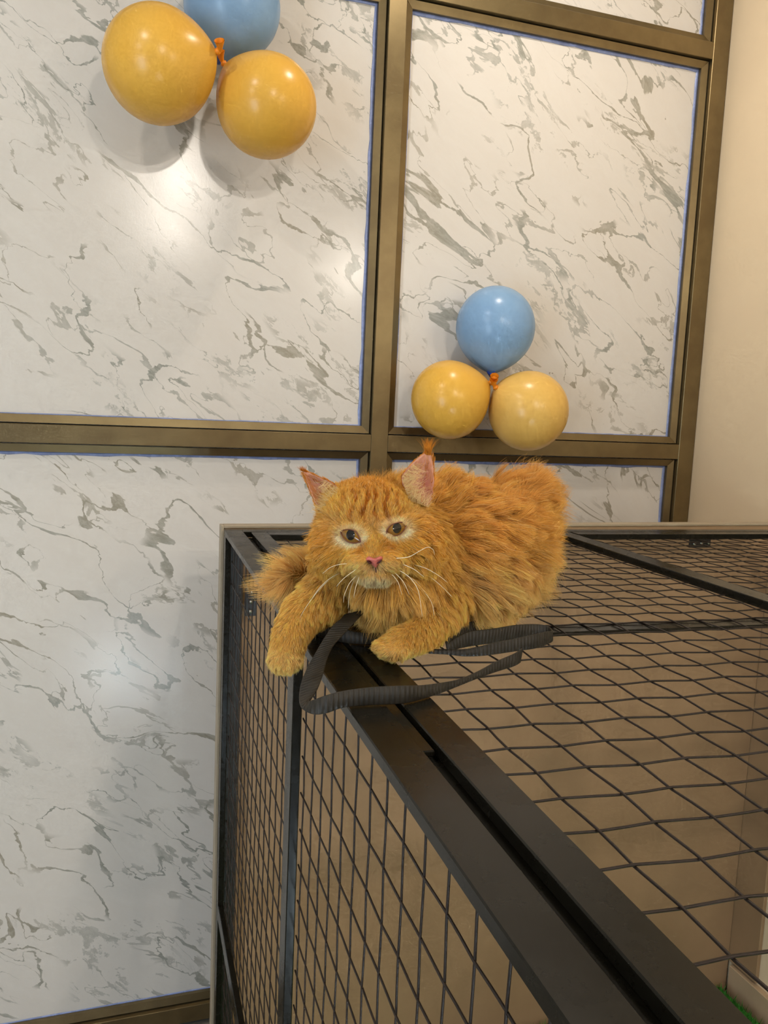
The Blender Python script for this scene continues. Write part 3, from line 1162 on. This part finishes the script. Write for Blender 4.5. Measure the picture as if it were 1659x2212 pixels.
d0 = unit(tan * (1 - lift[:, None]) + nrm * lift[:, None])
d1 = unit(tan + nrm * (lift[:, None] * .25) + np.array([0, 0, -1.0]) * .22 + rng.normal(0, .07, (N, 3)))
KP = 6
ts = np.linspace(0, 1, KP)
pts = root[:, None, :] + Ln[:, None, None] * (d0[:, None, :] * (ts - ts ** 2 / 2)[None, :, None] + d1[:, None, :] * (ts ** 2 / 2)[None, :, None])
# locks: tips are drawn towards their lock's leading strand
lead = pts[cidx[own]]
off = (lead - pts)
pull = (.55 * ts ** 1.3)[None, :, None] * np.clip(Ln / .02, .15, 1)[:, None, None]
near = np.linalg.norm(root - root[cidx[own]], axis=1)
pull = pull * (near < .020)[:, None, None]
pts = pts + off * pull
# nothing sinks through the cage top
ccol = coat_colour(lab, ru_, rv_, rd_, np.zeros(N))
tone = np.clip(1 + .10 * cj[own, 3] + .09 * rng.normal(0, 1, N), .6, 1.4)
pale = rng.random(N) < .10
ccol = ccol * tone[:, None]
ccol[pale] = ccol[pale] * .45 + lin(240, 212, 160) * .55
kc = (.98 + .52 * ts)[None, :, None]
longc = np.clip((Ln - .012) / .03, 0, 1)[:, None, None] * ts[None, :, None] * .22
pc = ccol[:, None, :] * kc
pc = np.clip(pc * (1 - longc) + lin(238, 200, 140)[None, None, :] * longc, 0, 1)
radius = np.where(Ln < .012, 0.00015, .00019)[:, None] * (1 - .75 * ts ** 2)[None, :]


def curves_obj(name, pts, radius, colors, mat, parent):
    n, k = pts.shape[:2]
    cu = bpy.data.hair_curves.new(name)
    cu.add_curves([k] * n)
    cu.attributes['position'].data.foreach_set('vector', (pts - CATO).astype(np.float32).ravel())
    r = cu.attributes.get('radius') or cu.attributes.new('radius', 'FLOAT', 'POINT')
    r.data.foreach_set('value', radius.astype(np.float32).ravel())
    if colors is not None:
        a = cu.attributes.new('coat', 'FLOAT_COLOR', 'POINT')
        a.data.foreach_set('color', np.concatenate([colors, np.ones((n, k, 1))], 2).astype(np.float32).ravel())
    cu.materials.append(mat)
    return link(bpy.data.objects.new(name, cu), parent)


# long pale hairs across the ears and tufts on their tips
xp, xc = [], []


def tuft(n, a, b, dirn, length, spread, colour, off=-.004):
    for _ in range(n):
        t = random.random()
        u0, v0, d0_ = [a[q] + (b[q] - a[q]) * t for q in range(3)]
        L = length * random.uniform(.6, 1.15)
        an = random.gauss(0, spread)
        ex, ey = dirn[0] * math.cos(an) - dirn[1] * math.sin(an), dirn[0] * math.sin(an) + dirn[1] * math.cos(an)
        cv = random.gauss(0, .25)
        line = []
        for k in range(KP):
            s_ = k / (KP - 1)
            line.append(at(u0 + ex * L * s_ - ey * L * cv * s_ * s_, v0 + ey * L * s_ + ex * L * cv * s_ * s_, d0_ + off - .004 * math.sin(s_ * 2.5)))
        xp.append(line)
        xc.append(np.array(colour) * random.uniform(.8, 1.15))


CREAM = lin(244, 218, 160)
tuft(100, (868, 1036, 1.0), (882, 1078, .996), (.9, -.35), 52, .35, CREAM)
tuft(60, (868, 1030, 1.002), (895, 1000, 1.008), (.8, .45), 40, .3, CREAM)
tuft(90, (886, 1082, .994), (925, 1096, .996), (.25, -.95), 34, .3, CREAM)
tuft(110, (742, 1070, .997), (712, 1108, .994), (-.95, -.25), 50, .3, CREAM)
tuft(60, (700, 1036, 1.006), (738, 1058, 1.0), (-.75, .6), 34, .3, CREAM)
tuft(170, (917, 982, 1.016), (931, 984, 1.016), (.05, -1), 34, .09, lin(214, 140, 46), .003)
tuft(70, (652, 1017, 1.015), (664, 1020, 1.014), (-.6, -.8), 14, .25, lin(206, 126, 40), .003)
tuft(200, (760, 1052, 1.03), (858, 1040, 1.03), (-.15, -1), 30, .35, lin(226, 168, 80), .02)
xp = np.array(xp)
xc = np.array(xc)
xr = np.full((len(xp), 1), .00013) * (1 - .7 * ts ** 2)[None, :]
pts = np.concatenate([pts, xp])
pc = np.concatenate([pc, np.repeat(np.clip(xc, 0, 1)[:, None, :], KP, 1)])
radius = np.concatenate([radius, xr])
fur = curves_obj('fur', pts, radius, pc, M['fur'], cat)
fur['kind'] = 'stuff'

# --- face: eyes, nose, mouth, whiskers
bvh = BVHTree.FromPolygons([tuple(p) for p in BV], [tuple(t) for t in tri])


def surf_depth(u, v, default=.96):
    r = ray(u, v)
    hit = bvh.ray_cast((0, 0, 0), Vector(r))
    if hit[0] is None:
        return default
    return float(FWD @ np.array(hit[0]))


def fit_plane(poly, grow=1.15):
    P = np.array(poly, float)
    c = P.mean(0)
    Q = c + (P - c) * grow
    d = np.array([surf_depth(a, b) for a, b in Q])
    A = np.c_[np.ones(len(Q)), Q - c]
    k, *_ = np.linalg.lstsq(A, d, rcond=None)
    return lambda a, b: k[0] + k[1] * (a - c[0]) + k[2] * (b - c[1])


def closed_spline(poly, per=5):
    P = np.array(poly, float)
    n = len(P)
    out = []
    for i in range(n):
        p0, p1, p2, p3 = P[i - 1], P[i], P[(i + 1) % n], P[(i + 2) % n]
        for s in range(per):
            t = s / per
            out.append(.5 * ((2 * p1) + (p2 - p0) * t + (2 * p0 - 5 * p1 + 4 * p2 - p3) * t * t + (3 * p1 - p0 - 3 * p2 + p3) * t ** 3))
    return np.array(out)


def dome(name, poly, proud, bulge, mat, origin, parent, power=1.6):
    """a closed convex cap whose rim follows poly; local axes are right, down, forward of the head"""
    S = closed_spline(poly)
    pl = fit_plane(poly)
    c = S.mean(0)
    o = at(origin[0], origin[1], pl(*origin) - proud)
    vs, fs = [], []
    n = len(S)
    ringsN = 7
    for r_ in range(ringsN):
        s = 1 - r_ / ringsN
        for p in S:
            q = c + (p - c) * s
            dd = pl(*q) - proud - bulge * (1 - s ** power)
            vs.append(at(q[0], q[1], dd))
    vs.append(at(c[0], c[1], pl(*c) - proud - bulge))
    for p in S:
        vs.append(at(p[0], p[1], pl(*p) + .004))
    for r_ in range(ringsN - 1):
        for i in range(n):
            i2 = (i + 1) % n
            fs.append((r_ * n + i, (r_ + 1) * n + i, (r_ + 1) * n + i2, r_ * n + i2))
    top = ringsN * n
    for i in range(n):
        i2 = (i + 1) % n
        fs.append(((ringsN - 1) * n + i, top, (ringsN - 1) * n + i2))
        fs.append((i, i2, top + 1 + i2, top + 1 + i))
    loc = np.array([[RIGHT @ (p - o), DOWN @ (p - o), FWD @ (p - o)] for p in map(np.array, vs)])
    ob = mesh_obj(name, loc, fs, mat, parent, True)
    mw = Matrix(((RIGHT[0], DOWN[0], FWD[0], 0), (RIGHT[1], DOWN[1], FWD[1], 0), (RIGHT[2], DOWN[2], FWD[2], 0), (0, 0, 0, 1)))
    mw.translation = Vector(o - CATO)
    ob.matrix_local = mw
    return ob, S, pl


def eye_material():
    t = NT('amber_eye')
    tc = t.n('ShaderNodeTexCoord')
    sp = t.n('ShaderNodeSeparateXYZ')
    t.l(tc.outputs['Object'], sp.inputs[0])
    x = t.math('DIVIDE', sp.outputs[0], .0049)
    y = t.math('DIVIDE', sp.outputs[1], .0060)
    q = t.math('SQRT', t.math('ADD', t.math('MULTIPLY', x, x), t.math('MULTIPLY', y, y)))
    f, _ = t.noise(tc.outputs['Object'], 500, 4, .6)
    iris = t.mix(t.ramp(q, 1.0, 2.4), srgb(140, 102, 34), srgb(118, 66, 20))
    iris = t.mix(t.ramp(f, .3, .7, 0, .35), iris, srgb(164, 108, 38))
    iris = t.mix(t.ramp(q, 1.9, 2.5), iris, srgb(70, 36, 18))
    t.l(t.mix(t.ramp(q, .94, 1.06), srgb(9, 8, 9), iris), t.b.inputs['Base Color'])
    t.b.inputs['Roughness'].default_value = .06
    t.b.inputs['Coat Weight'].default_value = .6
    t.b.inputs['Coat Roughness'].default_value = .03
    return t.m


M['eye'] = eye_material()
M['lid'] = plain('dark_eyelid', srgb(120, 72, 52), .4, noise_amt=.1, noise_scale=200)
M['nose'] = plain('pink_nose', srgb(206, 112, 100), .42, spec=.4, noise_amt=.12, noise_scale=260, bump=.25, bump_scale=900)
M['nostril'] = plain('dark_nostril', srgb(70, 26, 22), .6, noise_amt=.1, noise_scale=200)
M['whisker'] = plain('white_whisker', srgb(250, 238, 205), .35, noise_amt=.04, noise_scale=50)

EYE_L = [(736, 1148), (745, 1144.5), (756, 1144), (767, 1147.5), (774, 1156), (779, 1169), (771, 1172.5), (761, 1173), (750, 1169.5), (741, 1161)]
EYE_R = [(834.5, 1150.5), (837.5, 1142), (846, 1133.5), (859, 1129), (869, 1128.2), (877.5, 1129), (876, 1140), (870, 1149), (862, 1155), (850, 1158), (840, 1155.5)]
for poly, pu in ((EYE_L, (757.5, 1155.5)), (EYE_R, (857.5, 1140.5))):
    eo, S, pl = dome('eye', poly, .0012, .0042, M['eye'], pu, cat)
    eo['label'] = 'amber eye with a wide dark pupil'
    loop = [at(a, b, pl(a, b) - .0016) - CATO for a, b in S]
    rim = MB().tube([*loop, loop[0]], .0007, 6, caps=False).build('eyelid', M['lid'], cat, True)

NOSE = [(790, 1209), (796, 1202), (802, 1203.5), (808, 1205.5), (814, 1204), (822, 1201.5), (827, 1206), (822, 1213), (816, 1221), (812, 1226.5), (807, 1223), (799, 1215.5)]
nose_o, _, _ = dome('nose', NOSE, .0030, .0045, M['nose'], (808.5, 1212), cat, 2.2)
nose_o['label'] = 'pink nose'
for poly in ([(792, 1211.5), (797, 1213), (802, 1217), (800, 1218.5), (795, 1216)], [(825, 1209.5), (820, 1211.5), (815, 1215.5), (817, 1217.5), (822, 1214.5)]):
    dome('nostril', poly, .0062, .0006, M['nostril'], tuple(np.mean(poly, 0)), cat)
pl_pts = [(811.5, 1226), (812, 1231), (812.5, 1237)]
MB().tube([at(a, b, surf_depth(a, b) - .0042) - CATO for a, b in pl_pts], [.0007, .0008, .0005], 6).build('mouth_line', M['nostril'], cat, True)
WHISK = [
    [(750.5, 1217.7), (730, 1220), (711.6, 1227), (696.7, 1239.4)],
    [(745, 1235), (711.6, 1253), (685, 1279), (660, 1313), (642, 1345)],
    [(747, 1232), (715, 1248), (690, 1270), (672, 1296)],
    [(769, 1230), (743.7, 1248.6), (726.5, 1267)],
    [(771, 1243), (755, 1260), (744, 1285), (742, 1302)],
    [(767, 1247), (757.4, 1271.5), (753, 1300), (752, 1316)],
    [(776, 1246), (768, 1270), (764, 1292)],
    [(856, 1206), (883.4, 1202.8), (908.6, 1189), (924.6, 1182), (936, 1188), (938.4, 1199)],
    [(886, 1218), (917.8, 1226.8), (945, 1241.7), (966, 1257.7)],
    [(896, 1226), (929, 1246), (956.7, 1269), (977, 1290)],
    [(869.7, 1218.8), (895, 1230), (915.5, 1246)],
    [(860.5, 1231), (883.4, 1246), (901.7, 1271.5), (908, 1300), (912, 1332)],
    [(870, 1240), (895, 1254), (920, 1282), (934, 1306), (938, 1330)],
    [(846, 1240), (860, 1258), (868, 1285)],
    [(852, 1236), (872, 1258), (884, 1285)],
]
for wk in WHISK:
    P = [np.array(p, float) for p in wk]
    base = surf_depth(*wk[0]) - .003
    fine = []
    for i in range(len(P) - 1):
        p0, p1, p2, p3 = P[max(i - 1, 0)], P[i], P[i + 1], P[min(i + 2, len(P) - 1)]
        for s in range(6):
            t = s / 6
            fine.append(.5 * ((2 * p1) + (p2 - p0) * t + (2 * p0 - 5 * p1 + 4 * p2 - p3) * t * t + (3 * p1 - p0 - 3 * p2 + p3) * t ** 3))
    fine.append(P[-1])
    n = len(fine)
    pts_w = [at(q[0], q[1], base - .010 * math.sin(math.pi * i / n * .8)) - CATO for i, q in enumerate(fine)]
    MB().tube(pts_w, [0.00040 - .00026 * i / n for i in range(n)], 5).build('whisker', M['whisker'], cat, True)

# ------------------------------------------------------------------ the leash
def webbing():
    t = NT('black_webbing')
    tc = t.n('ShaderNodeTexCoord')
    f, _ = t.noise(tc.outputs['Object'], 900, 3, .6)
    g, _ = t.noise(tc.outputs['Object'], 40, 3, .6)
    t.l(t.mix(t.ramp(g, .3, .7), srgb(34, 31, 25), srgb(46, 41, 33)), t.b.inputs['Base Color'])
    t.b.inputs['Roughness'].default_value = .52
    t.b.inputs['Specular IOR Level'].default_value = .4
    t.bump(f, .4, .0004)
    return t.m


M['webbing'] = webbing()


def crom(P, per):
    P = np.array(P, float)
    n = len(P)
    out = []
    for i in range(n - 1):
        p0, p1, p2, p3 = P[max(i - 1, 0)], P[i], P[i + 1], P[min(i + 2, n - 1)]
        for s in range(per):
            t = s / per
            out.append(.5 * ((2 * p1) + (p2 - p0) * t + (2 * p0 - 5 * p1 + 4 * p2 - p3) * t * t + (3 * p1 - p0 - 3 * p2 + p3) * t ** 3))
    out.append(P[-1])
    return np.array(out)


leash_v, leash_f = [], []


def strap(pairs):
    a = crom([at(*p[0]) for p in pairs], 30)
    b = crom([at(*p[1]) for p in pairs], 30)
    mid = (a + b) / 2
    s = np.r_[0, np.cumsum(np.linalg.norm(np.diff(mid, axis=0), axis=1))]
    m = int(s[-1] / .0009)
    ss = np.linspace(0, s[-1], m)
    a = np.stack([np.interp(ss, s, a[:, k]) for k in range(3)], 1)
    b = np.stack([np.interp(ss, s, b[:, k]) for k in range(3)], 1)
    mid = (a + b) / 2
    t = np.gradient(mid, axis=0)
    w = b - a
    nr = np.cross(t, w)
    nr /= np.linalg.norm(nr, axis=1)[:, None] + 1e-12
    n0 = len(leash_v)
    cross = [0, .04, .5, .96, 1]
    th = [.0003, .0008, .0008, .0008, .0003]
    rib = .0008 * np.sin(2 * math.pi * ss / .0052)
    for i in range(m):
        for c_, h_ in zip(cross, th):
            leash_v.append(a[i] + w[i] * c_ + nr[i] * (h_ + max(0, rib[i]) * (h_ > .0005)))
        for c_, h_ in zip(cross[::-1], th[::-1]):
            leash_v.append(a[i] + w[i] * c_ - nr[i] * (h_ + max(0, rib[i]) * (h_ > .0005)))
    k = 10
    for i in range(m - 1):
        for j in range(k):
            j2 = (j + 1) % k
            leash_f.append((n0 + i * k + j, n0 + i * k + j2, n0 + (i + 1) * k + j2, n0 + (i + 1) * k + j))
    leash_f.append(tuple(n0 + j for j in range(k))[::-1])
    leash_f.append(tuple(n0 + (m - 1) * k + j for j in range(k)))


def stand(up, lo, lift=.001):
    """a pair of edges: the lower one rests on the cage top, the upper one stands over it"""
    d = depth_on_z(lo[0], lo[1], -H + lift)
    return ((up[0], up[1], d + .002), (lo[0], lo[1], d))


P_AB = [((790, 1318, 1.02), (742, 1330, 1.02)), ((779, 1330, 1.00), (735, 1339, 1.00)), ((763, 1348, .98), (720, 1351, .975)),
        ((739, 1374, .957), (700, 1379, .95)), ((718, 1398, .935), (681, 1412, .925)), ((706, 1426, .91), (663, 1444, .90)),
        ((698, 1456, .885), (651, 1474, .87)), ((687, 1486, .862), (646, 1502, .848)), ((674, 1508, .845), (648, 1522, .828)),
        ((668, 1515, .832), (658, 1535, .817)), ((680, 1511, .818), (678, 1543, .810)), ((704, 1502, .812), (704, 1541, .810))]
P_AB += [stand(u, l) for u, l in (((745, 1491.6), (745, 1528)), ((806, 1484), (806, 1523)), ((868, 1481), (868, 1520)), ((909, 1480), (909, 1511)),
                                  ((950, 1475), (950, 1498)), ((991, 1467), (991, 1482)), ((1032, 1450), (1032, 1465.5)), ((1073, 1428), (1073, 1451)),
                                  ((1112, 1411), (1108, 1440)), ((1128, 1400), (1122, 1432)))]
strap(P_AB)
P_C = [stand(u, l) for u, l in (((1085, 1330), (1085, 1354)), ((1052, 1336), (1056, 1364)), ((1023, 1341), (1030, 1373)), ((991, 1353), (998, 1386)), ((974, 1370), (980, 1399)),
                                ((964, 1386), (968, 1406)), ((972, 1385), (976, 1405)), ((1011, 1365), (1011, 1397)), ((1064, 1358), (1060, 1390)),
                                ((1114, 1350), (1110, 1381)), ((1155, 1348), (1155, 1375)), ((1182, 1352), (1182, 1377)), ((1192, 1362), (1192, 1385)),
                                ((1180, 1364), (1180, 1393)), ((1155, 1370), (1155, 1401)), ((1114, 1379), (1114, 1407)), ((1073, 1387), (1073, 1413)),
                                ((1040, 1395), (1040, 1417)), ((1003, 1402), (1003, 1418)), ((965, 1402), (965, 1414)), ((930, 1402), (926, 1412)))]
strap(P_C)
P_D = [stand(u, l) for u, l in (((830, 1366), (830, 1390)), ((800, 1367), (800, 1392)), ((770, 1365), (770, 1391)), ((737, 1357), (737, 1387)), ((704, 1345), (704, 1377)),
                                ((682, 1341), (680, 1370)), ((673, 1338), (672, 1362)), ((684, 1334), (684, 1356)), ((710, 1334), (710, 1356)), ((740, 1336), (740, 1358)))]
strap(P_D)
lv = np.array(leash_v)
LO = on_z(860, 1440, -H)
leash = mesh_obj('leash', lv - LO, leash_f, M['webbing'], None, True)
leash.location = tuple(LO)
tag(leash, 'black ribbed webbing leash looped on the cage around the cat paws', 'leash')
